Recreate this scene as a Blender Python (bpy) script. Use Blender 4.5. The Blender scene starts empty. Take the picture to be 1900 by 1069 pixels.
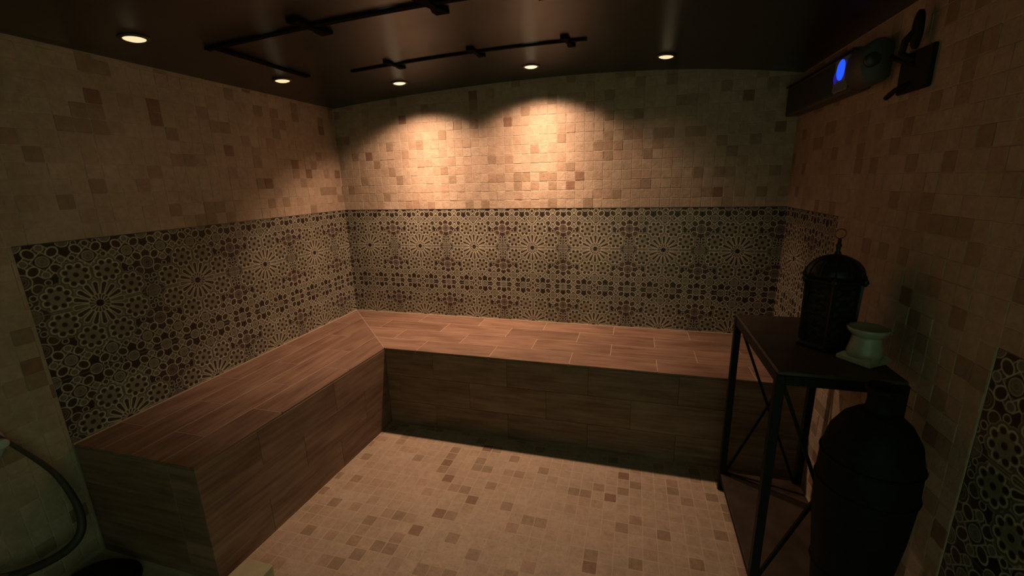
import bpy, bmesh, math, random
import numpy as np
from mathutils import Matrix, Vector

random.seed(7)
rng = np.random.default_rng(7)
scene = bpy.context.scene
COL = scene.collection

# ------------------------------------------------------------------ camera
CC = np.array([2.0032379, -2.6812707, 1.4091709])
CR = np.array([0.96267274, 0.26949104, -0.02521464])
CU = np.array([-0.04169582, 0.23969779, 0.96995177])
CF = np.array([-0.26743721, 0.93269478, -0.24198717])
F_PX = 794.19
cam_d = bpy.data.cameras.new('camera')
cam_d.sensor_width = 36.0
cam_d.lens = F_PX * 36.0 / 1900.0
cam_d.clip_start = 0.02
cam = bpy.data.objects.new('camera', cam_d)
COL.objects.link(cam)
cam.matrix_world = Matrix((
    (CR[0], CU[0], -CF[0], CC[0]),
    (CR[1], CU[1], -CF[1], CC[1]),
    (CR[2], CU[2], -CF[2], CC[2]),
    (0, 0, 0, 1)))
scene.camera = cam

# ------------------------------------------------------------------ world, exposure
world = bpy.data.worlds.new('green_fill')  # even green fill light added all around; no corridor stands outside
world.use_nodes = True
bg = world.node_tree.nodes['Background']
bg.inputs[0].default_value = (0.60, 1.0, 0.56, 1)
bg.inputs[1].default_value = 0.55
scene.world = world
scene.view_settings.view_transform = 'Standard'
scene.view_settings.look = 'None'
scene.view_settings.exposure = -0.12
scene.view_settings.gamma = 1.0
scene.view_settings.use_curve_mapping = False
scene.cycles.use_denoising = True
scene.cycles.sample_clamp_indirect = 4.0
scene.cycles.diffuse_bounces = 3

# lamp settings (strength of each recessed spot, colour of the light)
LAMP_COLOR = (1.0, 0.665, 0.425)
LAMP_MAIN = 107.0
LAMP_WEAK = 5.5
LAMP_FAINT = 0.9

# ------------------------------------------------------------------ room dimensions (metres)
W = 0.40            # width of one patterned tile
H = 0.2495          # height of one patterned tile
XR = 2.805          # right wall
YF = -3.40          # wall behind the camera
YD = -2.40          # the right wall stops short here: gap added to let green fill light in
ZB = 0.49           # bench top
ZT = ZB + 3 * H     # top of patterned band
DB = 0.650          # bench depth
YE = -1.765         # free end of the left bench
MP = 0.055          # mosaic pitch
_cx = np.array([0.0, 0.27, 0.57, 0.87, 1.27, 1.66, 1.88, 2.08, 2.34, 2.59, 2.805])
_cz = np.array([1.915, 1.938, 1.960, 1.974, 1.986, 1.990, 1.988, 1.980, 1.960, 1.931, 1.905])
_cp = np.polyfit(_cx, _cz, 4)
def zceil(x): return float(np.polyval(_cp, x))

# ------------------------------------------------------------------ helpers
def mesh_obj(name, verts, faces, mat=None, parent=None, smooth=False):
    me = bpy.data.meshes.new(name)
    me.from_pydata([tuple(map(float, v)) for v in verts], [], [tuple(map(int, f)) for f in faces])
    me.update()
    if smooth: me.shade_smooth()
    if mat: me.materials.append(mat)
    o = bpy.data.objects.new(name, me); COL.objects.link(o)
    if parent: o.parent = parent
    return o

def bm_obj(name, bm, mat=None, parent=None, smooth=False):
    me = bpy.data.meshes.new(name)
    bmesh.ops.recalc_face_normals(bm, faces=bm.faces)
    bm.to_mesh(me); bm.free()
    if smooth: me.shade_smooth()
    if mat: me.materials.append(mat)
    o = bpy.data.objects.new(name, me); COL.objects.link(o)
    if parent: o.parent = parent
    return o

def inst(name, me, parent=None):
    o = bpy.data.objects.new(name, me); COL.objects.link(o)
    if parent: o.parent = parent
    return o

def bx(bm, x0, x1, y0, y1, z0, z1, bev=0.0):
    r = bmesh.ops.create_cube(bm, size=1.0)
    vs = r['verts']
    for v in vs:
        v.co = Vector((x0 + (v.co.x + .5) * (x1 - x0), y0 + (v.co.y + .5) * (y1 - y0), z0 + (v.co.z + .5) * (z1 - z0)))
    if bev:
        es = list({e for v in vs for e in v.link_edges})
        bmesh.ops.bevel(bm, geom=es, offset=bev, segments=1, affect='EDGES')

def box(name, x0, x1, y0, y1, z0, z1, mat, parent=None, bev=0.0):
    bm = bmesh.new(); bx(bm, x0, x1, y0, y1, z0, z1, bev)
    return bm_obj(name, bm, mat, parent)

def bar(bm, a, b, w, h=None, up=(0, 0, 1)):
    """rectangular bar from a to b"""
    h = h or w
    a, b = Vector(a), Vector(b); d = (b - a).normalized(); up = Vector(up)
    if abs(d.dot(up)) > .98: up = Vector((0, 1, 0))
    s = d.cross(up).normalized(); t = s.cross(d)
    vs = [bm.verts.new(p + s * i * w / 2 + t * j * h / 2) for p in (a, b) for i, j in ((-1, -1), (1, -1), (1, 1), (-1, 1))]
    for f in ((0, 1, 2, 3), (7, 6, 5, 4), (0, 4, 5, 1), (1, 5, 6, 2), (2, 6, 7, 3), (3, 7, 4, 0)):
        bm.faces.new([vs[i] for i in f])

def tube(bm, pts, rad, seg=10, closed=False):
    pts = [Vector(p) for p in pts]; n = len(pts)
    rads = rad if isinstance(rad, (list, tuple)) else [rad] * n
    rings = []; prev = None
    for i, p in enumerate(pts):
        if closed: d = (pts[(i + 1) % n] - pts[i - 1]).normalized()
        else: d = (pts[min(i + 1, n - 1)] - pts[max(i - 1, 0)]).normalized()
        if prev is None:
            a = Vector((0, 0, 1)) if abs(d.z) < .9 else Vector((1, 0, 0))
            s = d.cross(a).normalized()
        else:
            s = (prev - d * prev.dot(d)).normalized()
        prev = s; t = d.cross(s)
        rings.append([bm.verts.new(p + (s * math.cos(2 * math.pi * k / seg) + t * math.sin(2 * math.pi * k / seg)) * rads[i]) for k in range(seg)])
    for i in range(n if closed else n - 1):
        A, B = rings[i], rings[(i + 1) % n]
        for k in range(seg):
            bm.faces.new((A[k], A[(k + 1) % seg], B[(k + 1) % seg], B[k]))
    if not closed:
        bm.faces.new(rings[0][::-1]); bm.faces.new(rings[-1])

def lathe(bm, prof, seg=32, c=(0, 0, 0), phase=0.0):
    c = Vector(c); rings = []
    for r_, z in prof:
        if r_ <= 1e-6: rings.append([bm.verts.new(c + Vector((0, 0, z)))])
        else: rings.append([bm.verts.new(c + Vector((r_ * math.cos(phase + 2 * math.pi * k / seg), r_ * math.sin(phase + 2 * math.pi * k / seg), z))) for k in range(seg)])
    for A, B in zip(rings, rings[1:]):
        if len(A) == 1 and len(B) == 1: continue
        for k in range(seg):
            k2 = (k + 1) % seg
            if len(A) == 1: bm.faces.new((A[0], B[k2], B[k]))
            elif len(B) == 1: bm.faces.new((A[k], A[k2], B[0]))
            else: bm.faces.new((A[k], A[k2], B[k2], B[k]))
    if len(rings[0]) > 1: bm.faces.new(rings[0][::-1])
    if len(rings[-1]) > 1: bm.faces.new(rings[-1])

def thing(name, label, cat, loc=(0, 0, 0), group=None):
    o = bpy.data.objects.new(name, None); COL.objects.link(o)
    o.empty_display_size = .05
    o.location = loc; o['label'] = label; o['category'] = cat
    if group: o['group'] = group
    return o

def struct(o, label=None):
    o['kind'] = 'structure'
    if label: o['label'] = label
    return o

# ------------------------------------------------------------------ materials
def new_mat(name):
    m = bpy.data.materials.new(name); m.use_nodes = True
    nt = m.node_tree
    return m, nt, nt.nodes['Principled BSDF']

def nd(nt, t, **kw):
    n = nt.nodes.new(t)
    for k, v in kw.items(): setattr(n, k, v)
    return n

def noise(nt, scale, detail=3.0, rough=.55, vec=None):
    n = nd(nt, 'ShaderNodeTexNoise')
    n.inputs['Scale'].default_value = scale; n.inputs['Detail'].default_value = detail; n.inputs['Roughness'].default_value = rough
    if vec is not None: nt.links.new(vec, n.inputs['Vector'])
    return n

def mrange(nt, src, a, b, c, d):
    n = nd(nt, 'ShaderNodeMapRange')
    for i, v in enumerate((a, b, c, d)): n.inputs[i + 1].default_value = v
    nt.links.new(src, n.inputs[0]); return n.outputs[0]

def mul_col(nt, colsock, valsock):
    n = nd(nt, 'ShaderNodeVectorMath', operation='SCALE')
    nt.links.new(colsock, n.inputs[0]); nt.links.new(valsock, n.inputs['Scale']); return n.outputs[0]

def bump(nt, bsdf, h, strength, dist):
    b = nd(nt, 'ShaderNodeBump'); b.inputs['Strength'].default_value = strength; b.inputs['Distance'].default_value = dist
    nt.links.new(h, b.inputs['Height']); nt.links.new(b.outputs[0], bsdf.inputs['Normal'])

def plain(name, col, rough=.5, metal=0.0, var=.12, nscale=30.0, bstr=0.0, spec=.5):
    m, nt, p = new_mat(name)
    g = nd(nt, 'ShaderNodeNewGeometry')
    n = noise(nt, nscale, vec=g.outputs['Position'])
    rgb = nd(nt, 'ShaderNodeRGB'); rgb.outputs[0].default_value = (*col, 1)
    nt.links.new(mul_col(nt, rgb.outputs[0], mrange(nt, n.outputs[0], .3, .7, 1 - var, 1 + var)), p.inputs['Base Color'])
    p.inputs['Roughness'].default_value = rough; p.inputs['Metallic'].default_value = metal
    p.inputs['Specular IOR Level'].default_value = spec
    if bstr: bump(nt, p, n.outputs[0], bstr, .002)
    return m

def mosaic_mat():
    m, nt, p = new_mat('tumbled_stone')
    a = nd(nt, 'ShaderNodeAttribute', attribute_name='tint')
    g = nd(nt, 'ShaderNodeNewGeometry')
    n1 = noise(nt, 42, 4, .6, g.outputs['Position'])
    n2 = noise(nt, 7, 2, .5, g.outputs['Position'])
    k = nd(nt, 'ShaderNodeMath', operation='MULTIPLY')
    nt.links.new(mrange(nt, n1.outputs[0], .3, .7, .86, 1.12), k.inputs[0])
    nt.links.new(mrange(nt, n2.outputs[0], .3, .7, .92, 1.07), k.inputs[1])
    nt.links.new(mul_col(nt, a.outputs['Color'], k.outputs[0]), p.inputs['Base Color'])
    p.inputs['Roughness'].default_value = .55
    p.inputs['Specular IOR Level'].default_value = .3
    n3 = noise(nt, 95, 3, .55, g.outputs['Position'])
    hs = nd(nt, 'ShaderNodeMath', operation='ADD'); nt.links.new(n1.outputs[0], hs.inputs[0]); nt.links.new(mrange(nt, n3.outputs[0], .30, .42, 0.0, .35), hs.inputs[1])
    bump(nt, p, hs.outputs[0], .6, .004)
    return m

def print_mat():
    m, nt, p = new_mat('patterned_glaze')
    a = nd(nt, 'ShaderNodeAttribute', attribute_name='print')
    g = nd(nt, 'ShaderNodeNewGeometry')
    n1 = noise(nt, 60, 3, .6, g.outputs['Position'])
    n2 = noise(nt, 5, 2, .5, g.outputs['Position'])
    k = nd(nt, 'ShaderNodeMath', operation='MULTIPLY')
    nt.links.new(mrange(nt, n1.outputs[0], .3, .7, .85, 1.12), k.inputs[0])
    nt.links.new(mrange(nt, n2.outputs[0], .3, .7, .9, 1.1), k.inputs[1])
    nt.links.new(mul_col(nt, a.outputs['Color'], k.outputs[0]), p.inputs['Base Color'])
    p.inputs['Roughness'].default_value = .42
    p.inputs['Specular IOR Level'].default_value = .35
    return m

def wood_mat():
    m, nt, p = new_mat('wood_look_tile')
    tc = nd(nt, 'ShaderNodeTexCoord')
    oi = nd(nt, 'ShaderNodeObjectInfo')
    off = nd(nt, 'ShaderNodeVectorMath', operation='ADD')
    rv = nd(nt, 'ShaderNodeVectorMath', operation='SCALE'); rv.inputs[0].default_value = (13., 7., 5.)
    nt.links.new(oi.outputs['Random'], rv.inputs['Scale'])
    nt.links.new(tc.outputs['Object'], off.inputs[0]); nt.links.new(rv.outputs[0], off.inputs[1])
    mp = nd(nt, 'ShaderNodeMapping'); mp.inputs['Scale'].default_value = (2.2, 34., 34.)
    nt.links.new(off.outputs[0], mp.inputs['Vector'])
    n1 = noise(nt, 1.6, 5, .62, mp.outputs[0])
    mp2 = nd(nt, 'ShaderNodeMapping'); mp2.inputs['Scale'].default_value = (3., 9., 9.)
    nt.links.new(off.outputs[0], mp2.inputs['Vector'])
    n2 = noise(nt, 1.5, 3, .5, mp2.outputs[0])
    cr = nd(nt, 'ShaderNodeValToRGB')
    e = cr.color_ramp.elements
    e[0].position = .36; e[0].color = (.115, .057, .038, 1)
    e[1].position = .66; e[1].color = (.255, .150, .103, 1)
    k = e.new(.5); k.color = (.184, .101, .068, 1)
    mx = nd(nt, 'ShaderNodeMath', operation='MULTIPLY_ADD'); mx.inputs[1].default_value = .62
    nt.links.new(n1.outputs[0], mx.inputs[0])
    h2 = nd(nt, 'ShaderNodeMath', operation='MULTIPLY'); h2.inputs[1].default_value = .38
    nt.links.new(n2.outputs[0], h2.inputs[0]); nt.links.new(h2.outputs[0], mx.inputs[2])
    nt.links.new(mx.outputs[0], cr.inputs[0])
    nt.links.new(mul_col(nt, cr.outputs[0], mrange(nt, oi.outputs['Random'], 0, 1, .88, 1.12)), p.inputs['Base Color'])
    p.inputs['Roughness'].default_value = .5
    p.inputs['Specular IOR Level'].default_value = .35
    bump(nt, p, n1.outputs[0], .25, .002)
    return m

def ceiling_mat():
    m, nt, p = new_mat('dark_ceiling')
    g = nd(nt, 'ShaderNodeNewGeometry')
    n1 = noise(nt, 3.0, 3, .55, g.outputs['Position'])
    n2 = noise(nt, 6.0, 2, .5, g.outputs['Position'])
    cr = nd(nt, 'ShaderNodeValToRGB')
    cr.color_ramp.elements[0].position = .3; cr.color_ramp.elements[0].color = (.0028, .0021, .0015, 1)
    cr.color_ramp.elements[1].position = .7; cr.color_ramp.elements[1].color = (.0050, .0037, .0026, 1)
    nt.links.new(n1.outputs[0], cr.inputs[0]); nt.links.new(cr.outputs[0], p.inputs['Base Color'])
    nt.links.new(mrange(nt, n2.outputs[0], .3, .7, .275, .305), p.inputs['Roughness'])
    p.inputs['Specular IOR Level'].default_value = 1.0
    bump(nt, p, n1.outputs[0], .05, .01)
    return m

def emit_mat(name, col, strength):
    m, nt, p = new_mat(name)
    nt.nodes.remove(p)
    e = nd(nt, 'ShaderNodeEmission'); e.inputs[0].default_value = (*col, 1); e.inputs[1].default_value = strength
    nt.links.new(e.outputs[0], nt.nodes['Material Output'].inputs[0])
    return m

M_STONE = mosaic_mat(); M_PRINT = print_mat(); M_WOOD = wood_mat(); M_CEIL = ceiling_mat()
M_GROUT = plain('cream_grout', (.41, .31, .225), .85, var=.1, nscale=20, spec=.2)
M_JOINT = plain('pale_brown_grout', (.32, .225, .165), .8, var=.1, nscale=20, spec=.2)
M_SEAL = plain('cream_sealant', (.45, .34, .245), .6, var=.05)
M_BATTEN = plain('matte_black_batten', (.006, .0045, .003), .95, var=.2, spec=.05)
M_BLACK = plain('black_metal', (.0065, .006, .0055), .6, .0, var=.3, nscale=60, bstr=.1, spec=.15)
M_LANT = plain('blackened_lantern_metal', (.009, .0085, .008), .45, .2, var=.4, nscale=90, bstr=.3, spec=.3)
M_URN = plain('dull_black_urn', (.005, .0045, .004), .7, .0, var=.4, nscale=70, bstr=.4, spec=.12)
M_TOP = plain('dark_stained_top', (.045, .029, .020), .5, var=.3, nscale=14, spec=.3)
M_WHITE = plain('glazed_white_ceramic', (.30, .275, .205), .35, var=.14, nscale=40)
M_RING = plain('brass_ring', (.20, .09, .04), .4, .7)
M_GREY = plain('grey_plastic', (.055, .045, .038), .6, var=.1)
M_DARK = plain('dark_plastic', (.018, .015, .013), .5, var=.1)
M_SHADOW_TUBE = plain('shadow_dark', (.035, .028, .018), .6, var=.2)
M_PLAST = plain('white_plastic', (.40, .40, .36), .4, var=.04)
M_RIM = plain('lamp_rim_metal', (.10, .075, .045), .45, .6, var=.1)
M_CLEAR = plain('milky_clear_plastic', (.16, .15, .16), .3, var=.1)

# ------------------------------------------------------------------ the printed star tile
def star_print(u, v):
    """colour of the printed eight-rosette star tile; u in -.5..+.5, v in 0...623 (units of tile width)"""
    LINE = np.array([.56, .485, .385]); TAN = np.array([.250, .205, .152]); BRN = np.array([.058, .035, .020])
    DK = np.array([.032, .019, .015]); PUR = np.array([.105, .056, .052]); GRY = np.array([.185, .150, .115]); OLV = np.array([.225, .182, .125])
    c = np.empty(u.shape + (3,)); c[:] = DK
    u = np.abs(u)
    def put(mask, col): c[mask] = col
    def circ(a, b, r_, fill, lw=.0085, line=LINE, sx=1.0, sy=1.0):
        d = np.hypot((u - a) / sx, (v - b) / sy)
        if lw: put((d < r_ + lw) & (d >= r_), line)
        if fill is not None: put(d < r_, fill)
    # grounds
    put((np.abs(v - .4655) < .02) & (np.abs(u - 1/3) < .17), GRY * .8)
    d5 = np.hypot(u - .5, v - .312); put(d5 < .135, PUR * .55)
    put(np.hypot(u - .5, v) < .15, GRY * .35)
    for a in (0, 1/3, 2/3):
        put(np.hypot(u - a, v - .4655) < .135, GRY * .42)
    # lattice lines in the fields
    for k in (1, -1):
        ln = np.abs((u - .5) + k * (v - .312)); put((ln < .006) & (d5 < .17), LINE * .8)
        ln = np.abs((u - 1/6) + k * (v - .4655)); put((ln < .0055) & (np.abs(v - .4655) < .15), LINE * .8)
        ln = np.abs((u - .5) + k * (v - .4655)); put((ln < .0055) & (np.abs(v - .4655) < .15), LINE * .8)
        ln = np.abs((u - .5) * 1.6 + k * v); put((ln < .008) & (np.hypot(u - .5, v) < .19), LINE * .7)
    # eye rosettes and grey octagons
    for a, b, col, r_ in ((.5, .312, PUR, .062), (1/6, .623, GRY * .7, .045), (.5, .623, GRY, .052)):
        circ(a, b, r_, col, .007)
        circ(a, b, r_ * .62, col * .75, .006, LINE * .5)
        circ(a, b, r_ * .36, col * 1.1, .005, LINE * .4)
    for s in (-.014, .014): circ(.5 + s, .312, .008, DK, 0)
    dO = np.maximum(np.abs(u - .5), np.abs(v)); dO = np.maximum(dO, (np.abs(u - .5) + np.abs(v)) * .72)
    put(dO < .072, LINE * .7); put(dO < .064, GRY * .45); put(dO < .056, GRY * 1.05)
    put((dO < .030), GRY * .9)
    # small dots and rings
    for a, b, r_, col in ((.462, .163, .021, BRN), (.5, .117, .016, DK), (.405, .100, .028, DK), (.455, .075, .016, BRN),
                          (1/3, .347, .026, GRY), (1/3, .276, .021, BRN), (.41, .234, .040, BRN * 1.5), (.43, .40, .020, BRN),
                          (1/3, .585, .026, GRY), (0, .585, .024, BRN), (.125, .4655, .021, BRN), (.205, .4655, .026, GRY),
                          (.463, .4655, .026, GRY), (.25, .545, .017, DK), (.085, .60, .017, DK)):
        circ(a, b, r_, col, .0075, LINE * .92)
    # four-eared flowers
    for a in (0.0, 1/3, 2/3):
        for sx in (-1, 1):
            for sy in (-1, 1):
                x, y = a + sx * .079, .4655 + sy * .076
                p_ = ((u - x) + sx * sy * (v - y)) * .7071; q = ((u - x) - sx * sy * (v - y)) * .7071
                d = np.hypot(p_ / .043, q / .034)
                put(d < 1.27, LINE); put(d < 1.0, BRN)
        d = np.hypot(u - a, v - .4655); di = np.abs(u - a) + np.abs(v - .4655)
        put(di < .094, LINE); put(di < .084, TAN * .8)
        put((np.maximum(np.abs(u - a), np.abs(v - .4655)) < .066) & (di < .082) & (d > .047), DK)
        put(d < .050, LINE * .75); put(d < .043, OLV * .9)
        put(d < .024, LINE * .45); put(d < .017, OLV * .7)
    # field of the star
    d0 = np.hypot(u, v)
    put(d0 < .245, OLV * .9)
    put((np.abs(d0 - .238) < .0035), LINE * .75)
    # rosettes
    ros = [(.33 * math.cos(math.radians(t)), .33 * math.sin(math.radians(t))) for t in (22.5, 67.5)]
    def lobes(a, b):
        d = np.hypot(u - a, v - b); m = d - .088
        for k in range(8):
            t = math.radians(22.5 + 45 * k)
            m = np.minimum(m, np.hypot(u - a - .083 * math.cos(t), v - b - .083 * math.sin(t)) - .036)
        return m
    L = [lobes(a, b) for a, b in ros]; Lm = np.minimum(L[0], L[1])
    put((Lm < .021) & (d0 > .22), LINE * .62); put((Lm < .0155) & (d0 > .22), TAN * .55)
    put(Lm < .0, LINE); put(Lm < -.0095, TAN)
    for a, b in ros:
        for k in range(8):
            t = math.radians(22.5 + 45 * k)
            d = np.hypot(u - a - .083 * math.cos(t), v - b - .083 * math.sin(t))
            put(d < .0205, BRN * .75)
        d = np.hypot(u - a, v - b)
        put((np.abs(d - .052) < .003), TAN * 1.25)
        put(d < .022, BRN * .75)
    # strips between mirrored rosettes
    put((v < .022) & (np.abs(u - .3) < .075), OLV * .7); put((np.abs(v - .020) < .004) & (np.abs(u - .3) < .08), LINE * .8)
    put((u < .018) & (np.abs(v - .31) < .05), OLV * .6); put((np.abs(u - .016) < .004) & (np.abs(v - .31) < .055), LINE * .8)
    # star: sixteen petals
    th = np.arctan2(v, u); st = math.pi / 8
    k = np.round(th / st); al = th - k * st
    x = d0 * np.cos(al); y = d0 * np.sin(al)
    tt = np.clip((x - .098) / (.190 - .098), 0, 1)
    hw = .0095 + .0105 * tt
    dd = np.hypot(x - np.clip(x, .098, .190), y) - hw
    put((dd < .0095) & (d0 < .24), LINE)
    put(dd < 0, BRN * 1.15)
    put((dd < 0) & (k == 0), OLV * .55)
    put((d0 < .092) & (np.abs(y) < .0045) & (d0 > .03), LINE * 1.05)
    put((d0 < .085) & (np.abs(y) >= .0045) & (d0 > .03), BRN * 1.6)
    put(d0 < .034, DK * .5)
    put((v < .0035) & (d0 > .03), LINE * .55 + OLV * .2)
    put((v > .623 - .004), GRY * .8)
    return c * .74

TILE_T = .006
def star_tile_mesh(u0, u1, v0=0.0, v1=.62375):
    """one glazed tile, face towards -Y, local x from u0*W to u1*W, local z from v0*W to v1*W"""
    step = .0046
    nx = max(2, int(round((u1 - u0) / step))); nz = max(2, int(round((v1 - v0) / step)))
    g = .0011                                      # half joint in units of W
    us = np.linspace(u0 + g, u1 - g, nx + 1); vs = np.linspace(v0 + g, v1 - g, nz + 1)
    du, dv = us[1] - us[0], vs[1] - vs[0]
    colr = 0
    for a in (-.33, 0, .33):
        for b in (-.33, 0, .33):
            U, V = np.meshgrid(us + a * du, vs + b * dv)
            colr = colr + star_print(U, np.abs(V)) / 9.0
    U, V = np.meshgrid(us, vs)
    lum = colr.mean(-1)
    Y = -TILE_T - .0005 * np.clip(lum / .22, 0, 1.2)
    P = np.stack([U * W, Y, V * W], -1).reshape(-1, 3)
    n0 = len(P); nn = nx + 1
    I = np.arange(n0).reshape(nz + 1, nn)
    quads = np.stack([I[:-1, :-1], I[:-1, 1:], I[1:, 1:], I[1:, :-1]], -1).reshape(-1, 4)
    # sides down to the wall
    ring = np.concatenate([I[0, :-1], I[:-1, -1], I[-1, ::-1][:-1], I[::-1, 0][:-1]])
    side = P[ring].copy(); side[:, 1] = 0.0
    P = np.concatenate([P, side]); m = len(ring); k = np.arange(m)
    sq = np.stack([ring, n0 + k, n0 + (k + 1) % m, np.roll(ring, -1)], -1)
    quads = np.concatenate([quads, sq])
    C4 = np.ones((len(P), 4), np.float32); C4[:n0, :3] = colr.reshape(-1, 3); C4[n0:, :3] = (.3, .24, .17)
    me = bpy.data.meshes.new('patterned_tile')
    me.vertices.add(len(P)); me.vertices.foreach_set('co', P.astype(np.float32).ravel())
    me.loops.add(len(quads) * 4); me.loops.foreach_set('vertex_index', quads.astype(np.int32).ravel())
    me.polygons.add(len(quads)); me.polygons.foreach_set('loop_start', (np.arange(len(quads)) * 4).astype(np.int32))
    me.update(calc_edges=True)
    at = me.attributes.new('print', 'FLOAT_COLOR', 'POINT'); at.data.foreach_set('color', C4.ravel())
    me.materials.append(M_PRINT)
    return me

_tile_cache = {}
def star_mesh(u0, u1, v0=0.0, v1=.62375):
    key = (round(u0, 3), round(u1, 3), round(v0, 3), round(v1, 3))
    if key not in _tile_cache: _tile_cache[key] = star_tile_mesh(*key)
    return _tile_cache[key]

def place_star(parent, origin, axis, s, z, flip, u0=-.5, u1=.5):
    """origin+axis*s is the star line; flip: star half at the top of the tile"""
    me = star_mesh(u0, u1) if not flip else star_mesh(-u1, -u0)
    o = inst('patterned_tile', me, parent)
    ang = math.atan2(axis[1], axis[0])
    R = Matrix.Rotation(ang, 4, 'Z')
    if flip: R = R @ Matrix.Rotation(math.pi, 4, 'Y')
    o.matrix_world = Matrix.Translation((origin[0] + axis[0] * s, origin[1] + axis[1] * s, z)) @ R
    return o

def star_band(parent, origin, axis, s0, s1, star0, zrows, first_flip=False):
    """rows of star tiles along a wall between s0 and s1; stars at star0 + k W. zrows: list of (z_bottom, flip)"""
    k0 = math.floor((s0 - star0) / W - .5) - 1
    for k in range(k0, k0 + 14):
        c = star0 + k * W
        a, b = max(s0, c - W / 2), min(s1, c + W / 2)
        if b - a < .012: continue
        u0, u1 = (a - c) / W, (b - c) / W
        for zb, fl in zrows:
            place_star(parent, origin, axis, c, zb + (H if fl else 0.0), fl, u0, u1)

# ------------------------------------------------------------------ mosaic tiles
TONES = [((.362, .253, .188), .38), ((.356, .243, .180), .26), ((.376, .268, .202), .12), ((.332, .218, .157), .09),
         ((.255, .166, .113), .10), ((.296, .184, .130), .03), ((.205, .110, .074), .02)]
MT = .009
def tile_shape(var=1.0):
    """irregular tumbled square: local x,z in the plane, +y out of the wall (towards -Y after placing)"""
    s = MP / 2 - .0007
    c = [random.uniform(.0006, .0030) for _ in range(4)]
    j = lambda: random.uniform(-.0004, .0004)
    pts = []
    for q, (sx, sz) in enumerate(((-1, -1), (1, -1), (1, 1), (-1, 1))):
        a = (sx * (s + j()), sz * (s - c[q])); b = (sx * (s - c[q]), sz * (s + j()))
        pts += [a, b] if q % 2 == 0 else [b, a]
    pts = np.array(pts)
    top = pts * (1 - .0017 / s)
    h = MT + random.uniform(-.0008, .0008) * var
    ty = [random.uniform(-.0005, .0005) * var for _ in range(2)]
    V = [(x, 0, z) for x, z in pts] + [(x, h - .0010 + x / s * ty[0] + z / s * ty[1], z) for x, z in pts] \
        + [(x, h + x / s * ty[0] + z / s * ty[1] + random.uniform(-.00012, .00012), z) for x, z in top] + [(j() * 6, h + .0001, j() * 6)]
    Fc = []
    for r_ in (0, 8):
        for k in range(8): Fc.append((r_ + k, r_ + (k + 1) % 8, r_ + 8 + (k + 1) % 8, r_ + 8 + k))
    for k in range(8): Fc.append((16 + k, 16 + (k + 1) % 8, 24))
    return np.array(V), Fc

SHAPES = [tile_shape() for _ in range(14)] + [tile_shape(.12) for _ in range(10)]      # rough wall tiles, then flat floor tiles
_tw = np.array([t[1] for t in TONES]); _tw /= _tw.sum()
def pick_tone():
    k = int(rng.choice(len(TONES), p=_tw))
    return k
TILE_MESH = {}
def tile_mesh(si, ti):
    if (si, ti) not in TILE_MESH:
        V, Fc = SHAPES[si]
        V = V.copy(); V[:, 1] *= -1
        me = bpy.data.meshes.new('mosaic_tile')
        me.from_pydata(V.tolist(), [], [f for f in Fc]); me.update()
        at = me.attributes.new('tint', 'FLOAT_COLOR', 'POINT')
        at.data.foreach_set('color', np.tile(np.array([*TONES[ti][0], 1], np.float32), len(V)))
        me.materials.append(M_STONE)
        TILE_MESH[(si, ti)] = me
    return TILE_MESH[(si, ti)]

def px(P):
    d = np.asarray(P, float) - CC; z = d @ CF
    if z < .05: return None
    return np.array([950 + F_PX * (d @ CR) / z, 534.5 - F_PX * (d @ CU) / z])

def lay_mosaic(parent, cells, frame, limit=300, flat=False):
    """cells: list of (s, t, w, h) centres and sizes in the plane; frame: 4x4 matrix taking (x=s, y=out(-), z=t) to the world"""
    fr = np.array(frame); out = []
    for (s, t, w, h) in cells:
        quad = []
        for a, b in ((-1, -1), (1, -1), (1, 1), (-1, 1)):
            p = fr @ np.array([s + a * w / 2, -MT, t + b * h / 2, 1.0])
            quad.append(px(p[:3]))
        area = 0.0
        if all(q is not None for q in quad):
            q = np.array(quad); c_ = q.mean(0)
            if -5 < c_[0] < 1905 and -5 < c_[1] < 1074:
                x, y = q[:, 0], q[:, 1]
                area = .5 * abs(np.dot(x, np.roll(y, -1)) - np.dot(y, np.roll(x, -1)))
        full = abs(w - MP) < 1e-4 and abs(h - MP) < 1e-4
        out.append((area if full else 0.0, s, t, w, h))
    out.sort(key=lambda q: -q[0])
    VV, FF, CCs = [], [], []; n = 0; cnt = 0
    for area, s, t, w, h in out:
        si = random.randrange(14, 24) if flat else random.randrange(14); ti = pick_tone(); rot = random.randrange(4)
        if area > 0 and cnt < limit:
            o = inst('mosaic_tile', tile_mesh(si, ti), parent)
            o.matrix_world = frame @ Matrix.Translation((s, 0, t)) @ Matrix.Rotation(rot * math.pi / 2, 4, 'Y')
            cnt += 1
        else:
            V, Fc = SHAPES[si]; V = V.copy(); V[:, 1] *= -1
            for _ in range(rot): V[:, [0, 2]] = np.stack([V[:, 2], -V[:, 0]], -1)
            V[:, 0] = V[:, 0] * (w / MP) + s; V[:, 2] = V[:, 2] * (h / MP) + t
            VV.append(V); FF += [tuple(i + n for i in f) for f in Fc]; n += len(V)
            CCs.append(np.tile(np.array([*TONES[ti][0], 1], np.float32), (len(V), 1)))
    if VV:
        P = np.concatenate(VV); P = (fr[:3, :3] @ P.T).T + fr[:3, 3]
        me = bpy.data.meshes.new('mosaic_field'); me.from_pydata(P.tolist(), [], FF); me.update()
        at = me.attributes.new('tint', 'FLOAT_COLOR', 'POINT'); at.data.foreach_set('color', np.concatenate(CCs).ravel())
        me.materials.append(M_STONE)
        o = inst('mosaic_field', me, parent); o['kind'] = 'stuff'
        o['label'] = 'remaining beige tumbled stone mosaic tiles of the same surface'

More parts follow.
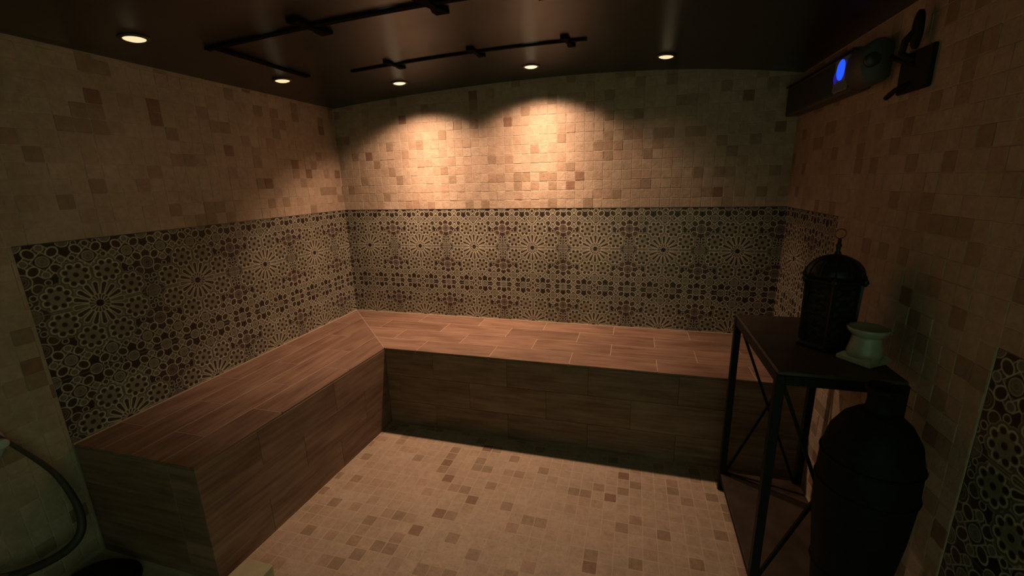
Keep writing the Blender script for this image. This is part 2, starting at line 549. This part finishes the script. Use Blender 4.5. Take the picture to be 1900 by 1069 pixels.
def grid_cells(s0, s1, t0, t1, tmax=None, from_top=False):
    """regular mosaic over s0..s1, t0..t1 (tmax(s): upper limit per column); edge tiles are cut"""
    res = []
    ns = int(math.ceil((s1 - s0) / MP - .02)); nt_ = int(math.ceil((t1 - t0) / MP - .02)) + 1
    for i in range(ns):
        a, b = s0 + i * MP, min(s0 + (i + 1) * MP, s1)
        if b - a < .008: continue
        top = tmax((a + b) / 2) if tmax else t1
        for j in range(nt_):
            c, d = t0 + j * MP, min(t0 + (j + 1) * MP, top)
            if d - c < .008: continue
            res.append(((a + b) / 2, (c + d) / 2, b - a, d - c))
    return res

# ------------------------------------------------------------------ the shell of the room
FR_BACK = Matrix.Identity(4)
FR_LEFT = Matrix.Rotation(math.pi / 2, 4, 'Z')                                     # s = y
FR_RIGHT = Matrix.Translation((XR, 0, 0)) @ Matrix.Rotation(-math.pi / 2, 4, 'Z')  # s = -y
FR_FLOOR = Matrix.Rotation(-math.pi / 2, 4, 'X')                                   # s = x, t = y

def xfront(y): return .643 - .042 * ((-y - .65) / 1.115)

wall_back = struct(box('wall_back', -.12, XR + .12, 0, .12, -.1, 2.12, M_GROUT), 'back wall of beige stone mosaic above a band of star-patterned tiles')
wall_left = struct(box('wall_left', -.12, 0, YF - .12, 0, -.1, 2.12, M_GROUT), 'left wall of beige stone mosaic with a star-patterned band above the bench')
wall_right = struct(box('wall_right', XR, XR + .12, YD, 0, -.1, 2.12, M_GROUT), 'right wall of beige stone mosaic behind the black table')
wall_front = struct(box('wall_front', 0, 1.25, YF - .12, YF, -.1, 2.12, M_GROUT))  # unseen; kept partial so the green fill light enters beside it
floor = struct(box('floor', -.12, XR + 1.5, YF - .12, .12, -.12, .0088, M_GROUT), 'floor of beige stone mosaic')
BED = .0076
def bed(parent, x0, x1, y0, y1, z0, z1): box('grout_bed', x0, x1, y0, y1, z0, z1, M_GROUT, parent)
bed(wall_back, 0, XR, -BED, 0, ZT + .001, 2.05)
bed(wall_left, 0, BED, -2.66, -BED, ZT + .001, 2.05)
bed(wall_left, 0, BED, -2.66, -1.768, 0, ZT + .001)
bed(wall_right, XR - BED, XR, YD, -BED, ZT + .001, 2.05)
bed(wall_right, XR - BED, XR, -1.529, -.651, 0, ZT + .001)
bed(wall_right, XR - BED, XR, YD, -1.529, 1.023, ZT + .001)

def vault(name, x0, x1, y0, y1, drop0, drop1, mat, parent=None, n=None):
    """a strip following the vaulted ceiling from drop0 (upper) to drop1 (lower) below it"""
    n = n or max(1, int((x1 - x0) / .06)); V = []; Fc = []
    for i in range(n + 1):
        x = x0 + (x1 - x0) * i / n; z = zceil(x)
        for y in (y0, y1):
            V += [(x, y, z - drop1), (x, y, (z - drop0) if drop0 > -.05 else 2.12)]
    for i in range(n):
        a = i * 4; b = a + 4
        Fc += [(a, a + 2, b + 2, b), (a + 1, b + 1, b + 3, a + 3), (a, b, b + 1, a + 1), (a + 2, a + 3, b + 3, b + 2)]
    Fc += [(0, 1, 3, 2), (n * 4, n * 4 + 2, n * 4 + 3, n * 4 + 1)]
    return mesh_obj(name, V, Fc, mat, parent)

ceiling = struct(vault('ceiling', 0, XR, YF, 0, -1, 0, M_CEIL, n=48), 'dark semi-gloss gently vaulted ceiling with thin black battens')
for p_ in ceiling.data.polygons: p_.use_smooth = abs(p_.normal.z) > .5
# ornamental battens and their bow-tie clips
BT = .007
vault('batten', .36, 2.35, -1.222, -1.198, 0, BT, M_BATTEN, ceiling)
vault('batten', .62, 1.78, -.660, -.642, 0, BT, M_BATTEN, ceiling)
vault('batten', .385, .415, -1.198, -.70, 0, BT, M_BATTEN, ceiling, n=1)
def clip(x, y, L, w):
    V = []; Fc = []
    prof = [(-L / 2, w * .95), (-L * .30, w * .9), (-L * .12, w * .45), (0, w * .6), (L * .12, w * .45), (L * .30, w * .9), (L / 2, w * .95)]
    for dy, hw in prof:
        for sx in (-1, 1):
            xx = x + sx * hw + dy * .12
            V += [(xx, y + dy, zceil(xx) - BT - .005), (xx, y + dy, zceil(xx))]
    for i in range(len(prof) - 1):
        a = i * 4; b = a + 4
        Fc += [(a, b, b + 2, a + 2), (a + 1, a + 3, b + 3, b + 1), (a, a + 1, b + 1, b), (a + 2, b + 2, b + 3, a + 3)]
    m = len(V)
    Fc += [(0, 2, 3, 1), (m - 4, m - 3, m - 1, m - 2)]
    mesh_obj('batten_clip', V, Fc, M_BATTEN, ceiling)
for x in (.85, 1.325, 1.69, 2.10): clip(x, -1.21, .16, .026)
for x in (.862, 1.28, 1.70): clip(x, -.651, .13, .017)

# mosaic on the shell
lay_mosaic(wall_back, grid_cells(0.0, XR, ZT, 2.0, lambda s: zceil(s) - .002), FR_BACK)
cl = grid_cells(-2.66, 0.0, ZT, 2.0, lambda s: zceil(0) - .002)
cl += [(s, t, w_, h_) for s, t, w_, h_ in grid_cells(-2.66, -1.769, ZT - 23 * MP, ZT) if t > .02]
lay_mosaic(wall_left, cl, FR_LEFT)
cr_ = grid_cells(0.0, -YD, ZT, 2.0, lambda s: zceil(XR) - .002)
PY0, PZ1 = 1.530, 1.022
for s, t, w_, h_ in grid_cells(.652, -YD, ZT - 23 * MP, ZT):
    if t < .02: continue
    if s + w_ / 2 > PY0 and t - h_ / 2 < PZ1: 
        if s - w_ / 2 < PY0 - .012 and t < PZ1 - .01:
            a, b = s - w_ / 2, PY0 - .001
            cr_.append(((a + b) / 2, t, b - a, h_))
        elif t + h_ / 2 > PZ1 + .012:
            c, d = PZ1 + .001, t + h_ / 2
            cr_.append((s, (c + d) / 2, w_, d - c))
        continue
    cr_.append((s, t, w_, h_))
lay_mosaic(wall_right, cr_, FR_RIGHT)
cf = []
for s, t, w_, h_ in grid_cells(0.0, XR, -2.66, -.652):
    if t > YE - .03:
        xb = xfront(t) + .003
        if s + w_ / 2 < xb + .008: continue
        if s - w_ / 2 < xb:
            a, b = xb, s + w_ / 2; s, w_ = (a + b) / 2, b - a
    cf.append((s, t, w_, h_))
lay_mosaic(floor, cf, FR_FLOOR, flat=True)

# bands of star-patterned tiles
ROWS = [(ZB, False), (ZB + H, True), (ZB + 2 * H, False)]
star_band(wall_back, (0, 0), (1, 0), .0065, XR - .0065, .18, ROWS)
star_band(wall_left, (0, 0), (0, 1), -1.767, 0.0, -.367, ROWS)
star_band(wall_right, (XR, 0), (0, -1), 0.0, .650, .215, ROWS)
star_band(wall_right, (XR, 0), (0, -1), PY0, PY0 + 2 * W, PY0 + .2, [(PZ1 - 4 * H, True), (PZ1 - 3 * H, False), (PZ1 - 2 * H, True), (PZ1 - H, False)])

# ------------------------------------------------------------------ the L-shaped bench
bench = thing('tiled_bench', 'L-shaped built-in bench clad in reddish-brown wood-look tiles along two walls', 'bench', (0, 0, 0))
T_ = .010
def prism(name, poly, z0, z1, mat, parent):
    n = len(poly)
    V = [(x, y, z0) for x, y in poly] + [(x, y, z1) for x, y in poly]
    Fc = [tuple(range(n))[::-1], tuple(range(n, 2 * n))] + [(i, (i + 1) % n, n + (i + 1) % n, n + i) for i in range(n)]
    return mesh_obj(name, V, Fc, mat, parent)
e_ = T_ - .0008; g_ = .0095
prism('core', [(g_, YE + e_), (xfront(YE) - e_, YE + e_), (.643 - e_, -.65 + e_), (XR - g_, -.65 + e_), (XR - g_, -g_), (g_, -g_)], .009, ZB - .0008, M_JOINT, bench)

def plank(poly, frame, name='plank_tile', t=T_, gap=.0017):
    """poly in the (x, z) plane of frame, face towards local -y"""
    P = np.array(poly, float); c = P.mean(0)
    a = np.sum(P[:, 0] * np.roll(P[:, 1], -1) - P[:, 1] * np.roll(P[:, 0], -1))
    if a < 0: P = P[::-1]
    n = len(P); ins = []
    def inset(P, g):
        res = []
        for i in range(n):
            p0, p1, p2 = P[i - 1], P[i], P[(i + 1) % n]
            d1 = (p1 - p0) / np.linalg.norm(p1 - p0); d2 = (p2 - p1) / np.linalg.norm(p2 - p1)
            n1 = np.array([-d1[1], d1[0]]); n2 = np.array([-d2[1], d2[0]])
            k = (n1 + n2) / (1 + n1 @ n2); res.append(p1 + k * g)
        return np.array(res)
    A = inset(P, gap) - c; B = inset(P, gap + .0010) - c
    V = [(x, 0, z) for x, z in A] + [(x, -t + .0010, z) for x, z in A] + [(x, -t, z) for x, z in B]
    Fc = [tuple(range(n))[::-1]] + [tuple(range(2 * n, 3 * n))]
    for r_ in (0, n):
        for i in range(n): Fc.append((r_ + i, r_ + (i + 1) % n, r_ + n + (i + 1) % n, r_ + n + i))
    o = mesh_obj(name, V, Fc, M_WOOD, bench)
    o.matrix_world = frame @ Matrix.Translation((c[0], 0, c[1]))
    return o

PL = .4347; RH = .1625
FT = Matrix.Translation((0, 0, ZB - T_)) @ FR_FLOOR
for j in range(4):
    ya, yb = -j * RH, -(j + 1) * RH
    ya -= .007 if j == 0 else 0
    ma, mb = -ya * .643 / .65, -yb * .643 / .65
    off = (.607 if j % 2 == 0 else .841) - 3 * PL
    cuts = [off + k * PL for k in range(12)]
    first = True
    for a, b in zip(cuts, cuts[1:]):
        b = min(b, XR - .009)
        if b < mb + .03 or a > XR - .05: continue
        if a < mb + .03: 
            if first: plank([(ma, ya), (mb, yb), (b, yb), (b, ya)], FT); first = False
        else: plank([(a, ya), (a, yb), (b, yb), (b, ya)], FT)
FTL = Matrix.Translation((0, 0, ZB - T_)) @ Matrix.Rotation(math.pi / 2, 4, 'Z') @ FR_FLOOR      # local x = y, local z = -x
for i in range(4):
    fa, fb = i / 4, (i + 1) / 4
    lo = .007 if i == 0 else 0
    X = lambda f, y: max(lo if f == fa else 0, f * xfront(y))
    off = (-.30 if i % 2 == 0 else -.083) + PL
    cuts = [off - k * PL for k in range(8)]
    first = True
    ma, mb = -fa * .65 - .0, -fb * .65
    for b, a in zip(cuts, cuts[1:]):
        a = max(a, YE)
        if a > mb - .03 or b < YE + .03: continue
        if b > mb - .03:
            if first: plank([(a, -X(fa, a)), (ma if i else -.007, -(fa * .643 if i else .007)), (mb, -fb * .643), (a, -X(fb, a))], FTL); first = False
        else: plank([(a, -X(fa, a)), (b, -X(fa, b)), (b, -X(fb, b)), (a, -X(fb, a))], FTL)
# fronts
FZ = [(.009, .163), (.163, .326), (.326, ZB - T_)]
def front(frame, L, offs, name='front_tile'):
    for (z0, z1), o_ in zip(FZ, offs):
        cuts = [0.0] + [c for c in (o_ + k * PL for k in range(-1, 9)) if .03 < c < L - .03] + [L]
        for a, b in zip(cuts, cuts[1:]): plank([(a, z0), (b, z0), (b, z1), (a, z1)], frame, name, gap=.0005)
front(Matrix.Translation((.643, -.65 + T_, 0)), XR - .643 - .009, (.30, .08, .30))
ang = math.atan2(1.115, .042); Lf = math.hypot(1.115, .042)
front(Matrix.Translation((xfront(YE) - T_, YE, 0)) @ Matrix.Rotation(ang, 4, 'Z'), Lf - .001, (.25, .03, .25))
front(Matrix.Translation((0.0095, YE + T_, 0)), xfront(YE) - .0095 - .004, (.9, .9, .9), 'end_tile')
bm = bmesh.new(); bx(bm, .010, XR - .009, -.0135, -.0072, ZB - .001, ZB + .004); bm_obj('sealant_bead', bm, M_SEAL, bench)
bm = bmesh.new(); bx(bm, .0072, .0135, YE, -.0135, ZB - .001, ZB + .004); bm_obj('sealant_bead', bm, M_SEAL, bench)

# ------------------------------------------------------------------ recessed ceiling spots
M_LENS = emit_mat('glowing_lens', (1.0, .86, .55), 1.35)
M_LENS2 = emit_mat('weak_glowing_lens', (1.0, .80, .45), 1.1)
def spot_light(name, parent, power, soft, axis_curve, cut_curve, tilt):
    """tilted reflector bulb in a recessed can: intensity = axis_curve(cos to the tilted axis) * cut_curve(cos to the vertical)"""
    ld = bpy.data.lights.new(name, 'SPOT'); ld.energy = power; ld.color = LAMP_COLOR
    ld.spot_size = math.radians(158); ld.spot_blend = .1; ld.shadow_soft_size = soft
    ld.use_nodes = True; nt = ld.node_tree
    em = nt.nodes['Emission']
    tc = nt.nodes.new('ShaderNodeTexCoord'); sx = nt.nodes.new('ShaderNodeSeparateXYZ')
    nt.links.new(tc.outputs['Normal'], sx.inputs[0])
    def math_(op, a, b=None):
        n = nt.nodes.new('ShaderNodeMath'); n.operation = op
        for i, q in enumerate((a, b)):
            if q is None: continue
            if isinstance(q, float): n.inputs[i].default_value = q
            else: nt.links.new(q, n.inputs[i])
        return n.outputs[0]
    def curve(src, pts):
        fc = nt.nodes.new('ShaderNodeFloatCurve'); cv = fc.mapping.curves[0]
        cv.points[0].location = (0, pts[0][1]); cv.points[1].location = (1, pts[-1][1])
        for a, b in pts[:-1]: cv.points.new(a, b)
        for q in cv.points: q.handle_type = 'VECTOR'
        fc.mapping.update(); nt.links.new(src, fc.inputs['Value']); return fc.outputs[0]
    az = math_('ABSOLUTE', sx.outputs['Z'])
    sg = math_('MULTIPLY', math_('SIGN', sx.outputs['Z']), -math.sin(tilt))
    ax = math_('ADD', math_('MULTIPLY', az, math.cos(tilt)), math_('MULTIPLY', sx.outputs['Y'], sg))
    nt.links.new(math_('MULTIPLY', curve(ax, axis_curve), curve(az, cut_curve)), em.inputs['Strength'])
    lo = bpy.data.objects.new(name, ld); COL.objects.link(lo); lo.parent = parent
    return lo
AXIS_MAIN = [(0, 0.0), (.41, 0.0), (.50, .18), (.58, .48), (.66, .59), (.76, .60), (.82, .63), (.94, .82), (.98, 1.0), (1.0, 1.0)]
CUT_MAIN = [(.25, 0.0), (.32, .04), (.45, .22), (.57, .37), (.66, .48), (.79, .69), (.90, 1.0), (1.0, 1.0)]
AXIS_WEAK = [(0, 0.0), (.55, 0.0), (.75, .15), (.92, .7), (1.0, 1.0)]
CUT_WEAK = [(0, 1.0), (1.0, 1.0)]
def downlight(x, y, main, label):
    t = thing('ceiling_spotlight', label, 'spotlight', (x, y, zceil(x)), 'recessed spotlights in the dark ceiling')
    sl = (zceil(x + .02) - zceil(x - .02)) / .04
    t.rotation_euler = (0, -math.atan(sl), 0)
    bm = bmesh.new()
    lathe(bm, [(.047, .0), (.047, -.003), (.043, -.006), (.036, -.006), (.034, -.003), (.034, .0)], 32)
    bm_obj('trim_ring', bm, M_RIM, t, True)
    bm = bmesh.new(); lathe(bm, [(.034, -.0005), (.033, -.0045), (.024, -.0080), (.012, -.0098), (0, -.0102)], 28)
    bm_obj('lens', bm, M_LENS if main else M_LENS2, t, True)
    l = spot_light('spot_bulb', t, LAMP_MAIN * (1.1 if x < 1 else .98) if main else (LAMP_WEAK if x > 1 else LAMP_FAINT), .014 if main else .02, AXIS_MAIN if main else AXIS_WEAK, CUT_MAIN if main else CUT_WEAK, math.radians(15) if main else 0.0)
    l.location = (0, 0, -.030); l.rotation_euler = (0, math.atan(sl), 0)
downlight(.695, -.318, True, 'bright spotlight above the back bench nearest the left wall corner')
downlight(1.452, -.290, True, 'brightest spotlight above the middle of the back bench')
downlight(2.120, -.290, False, 'spotlight above the right part of the back bench')
downlight(.255, -.715, False, 'spotlight over the left bench nearest the back corner')
downlight(.265, -1.410, False, 'spotlight over the near end of the left bench')

# ------------------------------------------------------------------ console table by the right wall
TX0, TX1, TY0, TY1, TZ = 2.425, 2.750, -1.365, -.790, .850
tx, ty = (TX0 + TX1) / 2, (TY0 + TY1) / 2
table = thing('console_table', 'black metal console table with crossed braces against the right wall', 'table', (tx, ty, 0))
hx, hy = (TX1 - TX0) / 2, (TY1 - TY0) / 2
lw = .026
def tpart(name, fn, mat=M_BLACK, parent=table, smooth=False):
    bm = bmesh.new(); fn(bm); return bm_obj(name, bm, mat, parent, smooth)
tpart('tabletop', lambda b: bx(b, -hx + .004, hx - .004, -hy + .004, hy - .004, TZ - .012, TZ, .002), M_TOP)
for sx in (-1, 1):
    for sy in (-1, 1):
        cx_, cy_ = sx * (hx - lw / 2), sy * (hy - lw / 2)
        lg = tpart('leg', lambda b: bx(b, cx_ - lw / 2, cx_ + lw / 2, cy_ - lw / 2, cy_ + lw / 2, .012, TZ - .012, .002))
        tpart('foot', lambda b: lathe(b, [(.012, 0), (.0145, .003), (.0145, .010), (.010, .013)], 14, (cx_, cy_, 0)), M_GREY, lg, True)
for sy in (-1, 1):
    y = sy * (hy - lw / 2)
    tpart('rail', lambda b: bx(b, -hx + lw, hx - lw, y - .010, y + .010, TZ - .042, TZ - .012, .001))
    tpart('lower_rail', lambda b: bx(b, -hx + lw, hx - lw, y - .008, y + .008, .070, .088, .001))
    a = (-hx + lw, y, TZ - .045); b_ = (hx - lw, y, .092)
    tpart('brace', lambda b: bar(b, (-hx + lw, y - .005, TZ - .05), (hx - lw, y - .005, .095), .010, .010))
    tpart('brace', lambda b: bar(b, (-hx + lw, y + .005, .095), (hx - lw, y + .005, TZ - .05), .010, .010))
for sx in (-1, 1):
    x = sx * (hx - lw / 2)
    tpart('rail', lambda b: bx(b, x - .010, x + .010, -hy + lw, hy - lw, TZ - .042, TZ - .012, .001))
    tpart('lower_rail', lambda b: bx(b, x - .008, x + .008, -hy + lw, hy - lw, .070, .088, .001))
tpart('lower_shelf', lambda b: bx(b, -hx + .006, hx - .006, -hy + .006, hy - .006, .088, .098, .001), M_TOP)

# ------------------------------------------------------------------ lantern on the table
LX, LY = 2.634, -1.100
lan = thing('metal_lantern', 'black pierced-metal domed lantern with a top ring on the table', 'lantern', (LX, LY, TZ))
def lp(name, fn, mat=M_LANT, smooth=False, parent=lan):
    bm = bmesh.new(); fn(bm); return bm_obj(name, bm, mat, parent, smooth)
N6 = 6; ph = math.radians(12)
lp('base', lambda b: lathe(b, [(.082, 0), (.088, .004), (.088, .012), (.080, .018), (.078, .024)], N6, phase=ph))
lp('liner', lambda b: lathe(b, [(.068, .022), (.072, .225)], N6, phase=ph), M_DARK)
z0, z1, r0, r1 = .024, .222, .078, .083
for k in range(N6):
    a0, a1 = ph + 2 * math.pi * k / N6, ph + 2 * math.pi * (k + 1) / N6
    P = lambda s, t: Vector(((r0 + (r1 - r0) * t) * (math.cos(a0) * (1 - s) + math.cos(a1) * s), (r0 + (r1 - r0) * t) * (math.sin(a0) * (1 - s) + math.sin(a1) * s), z0 + (z1 - z0) * t))
    nrm = Vector((math.cos((a0 + a1) / 2), math.sin((a0 + a1) / 2), 0))
    lp('corner_post', lambda b: bar(b, P(0, 0), P(0, 1), .008, .008, nrm))
    def panel(b):
        for t in (.03, .97): bar(b, P(.06, t), P(.94, t), .007, .004, nrm)
        for s in (.09, .91): bar(b, P(s, .03), P(s, .97), .006, .004, nrm)
        n = 5
        for i in range(n):
            t0, t1 = .05 + .9 * i / n, .05 + .9 * (i + 1) / n
            bar(b, P(.12, t0), P(.88, t1), .0035, .003, nrm); bar(b, P(.88, t0), P(.12, t1), .0035, .003, nrm)
            c = P(.5, (t0 + t1) / 2)
            ring = [c + (P(.5, (t0 + t1) / 2 + .001) - c).normalized() * .011 * math.sin(q) + (P(.6, .5) - P(.4, .5)).normalized() * .011 * math.cos(q) for q in [2 * math.pi * w / 10 for w in range(10)]]
            tube(b, ring, .0022, 5, True)
    lp('pierced_panel', panel)
    def fin(b):
        c = P(0, 1); d = Vector((math.cos(a0), math.sin(a0), 0))
        lathe(b, [(.004, -.004), (.008, .004), (.010, .010), (.006, .016), (.003, .024), (0, .032)], 8, c + d * .006)
    lp('finial', fin, smooth=True)
lp('cornice', lambda b: lathe(b, [(.084, .219), (.092, .224), (.093, .231), (.084, .236), (.078, .240)], N6, phase=ph))
dome = [(.078 * math.cos(t), .238 + .066 * math.sin(t)) for t in [math.pi / 2 * i / 9 for i in range(9)]] + [(.010, .305), (.007, .310)]
dm = lp('dome', lambda b: lathe(b, dome, 24), smooth=True)
for k in range(12):
    a0 = ph + 2 * math.pi * k / 12
    lp('dome_rib', lambda b: tube(b, [(math.cos(a0) * (r_ + .001), math.sin(a0) * (r_ + .001), z) for r_, z in dome[:-1]], .0022, 6), parent=dm, smooth=True)
lp('stem', lambda b: lathe(b, [(.008, .305), (.010, .312), (.006, .318), (.007, .330), (.009, .336), (.005, .343), (.0055, .352), (.003, .358)], 14), smooth=True)
rd = Vector((CR[0], CR[1], 0)).normalized()
lp('hanging_ring', lambda b: tube(b, [Vector((0, 0, .372)) + rd * .0175 * math.cos(q) + Vector((0, 0, 1)) * .0150 * math.sin(q) for q in [2 * math.pi * i / 28 for i in range(28)]], .0016, 8, True), M_RING, True)

# ------------------------------------------------------------------ white pedestal burner
VX, VY = 2.694, -1.226
vs_ = thing('pedestal_burner', 'small off-white ceramic pedestal dish in front of the black lantern', 'ceramic dish', (VX, VY, TZ))
def vp(name, fn, smooth=True, mat=M_WHITE):
    bm = bmesh.new(); fn(bm); return bm_obj(name, bm, mat, vs_, smooth)
def plinth(b):
    ring = lambda s, z: [b.verts.new((s * x * math.cos(.62) - s * y * math.sin(.62), s * x * math.sin(.62) + s * y * math.cos(.62), z)) for x, y in ((-1, -1), (1, -1), (1, 1), (-1, 1))]
    R = [ring(.044, 0), ring(.048, .003), ring(.048, .013), ring(.038, .024), ring(.036, .026)]
    for A, B in zip(R, R[1:]):
        for k in range(4): b.faces.new((A[k], A[(k + 1) % 4], B[(k + 1) % 4], B[k]))
    b.faces.new(R[0][::-1]); b.faces.new(R[-1])
vp('plinth', plinth, False)
vp('body', lambda b: lathe(b, [(.047, .020), (.045, .035), (.041, .055), (.037, .075), (.036, .084)], 36))
vp('dish', lambda b: lathe(b, [(.036, .082), (.041, .086), (.048, .094), (.0525, .102), (.0525, .107), (.048, .109), (.043, .104), (.030, .098), (0, .096)], 36))

# ------------------------------------------------------------------ tall black urn in front of the table
UX, UY = 2.606, -1.525
urn = thing('tall_urn', 'tall black round-shouldered urn with a short neck in front of the table', 'urn', (UX, UY, .009))
def up_(name, fn, smooth=True):
    bm = bmesh.new(); fn(bm); return bm_obj(name, bm, M_URN, urn, smooth)
up_('foot', lambda b: lathe(b, [(.075, 0), (.078, .006), (.074, .018), (.052, .040), (.046, .055)], 32))
up_('body', lambda b: lathe(b, [(.046, .052), (.056, .10), (.072, .22), (.086, .36), (.100, .50), (.106, .62), (.104, .70), (.092, .760), (.070, .800), (.046, .822), (.034, .830)], 40))
up_('neck', lambda b: lathe(b, [(.034, .826), (.029, .840), (.028, .858), (.030, .874), (.036, .884), (.036, .890), (.031, .895), (.026, .890), (0, .87)], 32))
for z, r_ in ((.36, .087), (.62, .1065), (.70, .1045)):
    up_('relief_band', lambda b: tube(b, [(math.cos(q) * r_, math.sin(q) * r_, z) for q in [2 * math.pi * i / 40 for i in range(40)]], .003, 6, True))

# ------------------------------------------------------------------ blue-lit unit high on the right wall
def qbox(bm, y0, y1, z0, z1, x0, x1): bx(bm, x0, x1, y1, y0, z0, z1, .004)
DX = XR - MT
dev = thing('wall_light_unit', 'long grey wall unit with a glowing blue lens near the ceiling', 'wall unit', (DX, -.36, 1.765))
def dp(name, fn, mat, smooth=False, parent=dev):
    bm = bmesh.new(); fn(bm); return bm_obj(name, bm, mat, parent, smooth)
dp('housing', lambda b: bx(b, -.065, 0, -.385, .330, -.070, .068, .006), M_GREY)
dp('dark_panel', lambda b: bx(b, -.070, -.064, -.245, .300, -.060, .052, .003), M_DARK)
ln_ = dp('lens_block', lambda b: bx(b, -.078, -.064, -.375, -.262, -.062, .058, .006), M_CLEAR)
def lens(b):
    r = bmesh.ops.create_uvsphere(b, u_segments=20, v_segments=12, radius=1.0)
    for v in r['verts']: v.co = Vector((-.079 + v.co.x * .009, -.326 + v.co.y * .030, .012 + v.co.z * .036))
dp('blue_lens', lens, emit_mat('blue_glow', (.015, .07, 1.0), 1.6), True)
def lens2(b):
    r = bmesh.ops.create_uvsphere(b, u_segments=16, v_segments=10, radius=1.0)
    for v in r['verts']: v.co = Vector((-.078 + v.co.x * .006, -.285 + v.co.y * .013, -.008 + v.co.z * .022))
dp('dim_blue_lens', lens2, emit_mat('dim_blue_glow', (.03, .02, .40), .6), True)
def drum(b):
    prof = [(.0, -.004), (.066, -.004), (.070, .0), (.070, .085), (.064, .09), (0, .09)]
    n0 = len(b.verts); lathe(b, prof, 30); b.verts.ensure_lookup_table()
    for v in b.verts: v.co = Vector((-.036 + v.co.x * .75, -.385 - v.co.z * 1.3, v.co.y))
dp('end_drum', drum, M_GREY, True)
def knob(b):
    lathe(b, [(0, 0), (.020, 0), (.022, .004), (.022, .018), (.018, .022), (0, .022)], 20)
    for v in b.verts: v.co = Vector((-.060 + v.co.x, -.498 - v.co.z, .002 + v.co.y))
dp('knob', knob, M_DARK, True)
dp('top_flange', lambda b: bx(b, -.072, .0, -.38, .340, .068, .074, .001), M_DARK)

brk = thing('wall_bracket', 'dark metal wall bracket with an upright oval plate beside the blue-lit unit', 'bracket', (DX, -.985, 1.745))
def kp(name, fn, smooth=False):
    bm = bmesh.new(); fn(bm); return bm_obj(name, bm, M_BLACK, brk, smooth)
def oval(b):
    lathe(b, [(0, 0), (.9, 0), (1, .2), (1, .8), (.9, 1), (0, 1)], 24)
    for v in b.verts: v.co = Vector((-.020 - v.co.z * .014, -.050 + v.co.x * .020, .060 + v.co.y * .052))
kp('oval_plate', oval, True)
kp('wall_plate', lambda b: bx(b, -.012, 0, -.115, .045, -.105, .010, .004))
kp('arm', lambda b: tube(b, [(-.010, -.02, -.02), (-.030, .01, .01), (-.034, -.01, .04), (-.028, -.045, .06)], .010, 10), True)
kp('arm', lambda b: tube(b, [(-.010, -.03, -.03), (-.030, .02, -.004), (-.036, .05, .012)], .007, 10), True)
kp('arm', lambda b: tube(b, [(-.008, -.03, -.08), (-.026, .02, -.092), (-.030, .055, -.108)], .008, 10), True)

# ------------------------------------------------------------------ tube in place of a wall shadow, and wall disc, by the left edge
dis = thing('wall_hose_outlet', 'white round hose outlet on the left wall at the picture edge', 'hose outlet', (MT, -2.006, .622))
bm = bmesh.new(); lathe(bm, [(.078, 0), (.080, .004), (.078, .016), (.066, .024), (.030, .027), (0, .027)], 40)
for v in bm.verts: v.co = Vector((v.co.z, v.co.x, v.co.y))
bm_obj('rosette', bm, M_PLAST, dis, True)
bm = bmesh.new(); lathe(bm, [(.016, .0), (.016, .05), (.012, .055), (0, .055)], 18)
for v in bm.verts: v.co = Vector((.022 + v.co.z * .6, v.co.x + .055, v.co.y))
bm_obj('connector', bm, M_PLAST, dis, True)

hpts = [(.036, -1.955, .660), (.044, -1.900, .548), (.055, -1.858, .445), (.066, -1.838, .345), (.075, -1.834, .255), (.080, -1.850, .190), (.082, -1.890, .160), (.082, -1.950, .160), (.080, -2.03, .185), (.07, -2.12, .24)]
def smooth_path(pts, n=8):
    P = [Vector(p) for p in pts]; out = []
    for i in range(len(P) - 1):
        p0, p1, p2, p3 = P[max(i - 1, 0)], P[i], P[i + 1], P[min(i + 2, len(P) - 1)]
        for k in range(n):
            t = k / n
            out.append(.5 * ((2 * p1) + (p2 - p0) * t + (2 * p0 - 5 * p1 + 4 * p2 - p3) * t * t + (3 * p1 - p0 - 3 * p2 + p3) * t ** 3))
    return out + [P[-1]]
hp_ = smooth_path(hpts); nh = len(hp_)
bm = bmesh.new(); tube(bm, hp_, [.0055 + .0095 * min(1, i / nh * 1.6) for i in range(nh)], 12)  # dark tube added where a curved shadow lies on the wall
hz = bm_obj('shadow_tube', bm, M_SHADOW_TUBE, None, True)
hz['label'] = 'dark tapered tube standing in for a curved shadow on the left wall'; hz['category'] = 'shadow stand-in'

# ------------------------------------------------------------------ black tub at the bench end, beige step block
tb = thing('black_tub', 'black round-bottomed tub upside down on the floor by the bench end', 'tub', (.190, -1.915, .009))
bm = bmesh.new(); lathe(bm, [(.125, 0), (.128, .006), (.126, .014), (.112, .040), (.085, .062), (.045, .074), (0, .078)], 36)
bm_obj('shell', bm, M_BLACK, tb, True)
bm = bmesh.new(); lathe(bm, [(.126, .0), (.136, .002), (.137, .010), (.128, .013)], 36); bm_obj('rim', bm, M_BLACK, tb, True)

bm = bmesh.new(); bx(bm, .652, .775, -1.98, -1.690, .009, .060, .004)
M_STEP = plain('beige_stone_block', (.36, .30, .19), .6, var=.15, nscale=12, bstr=.2)
sb = bm_obj('step_block', bm, M_STEP); sb['label'] = 'beige stone step block at the foot of the left bench'; sb['category'] = 'step'
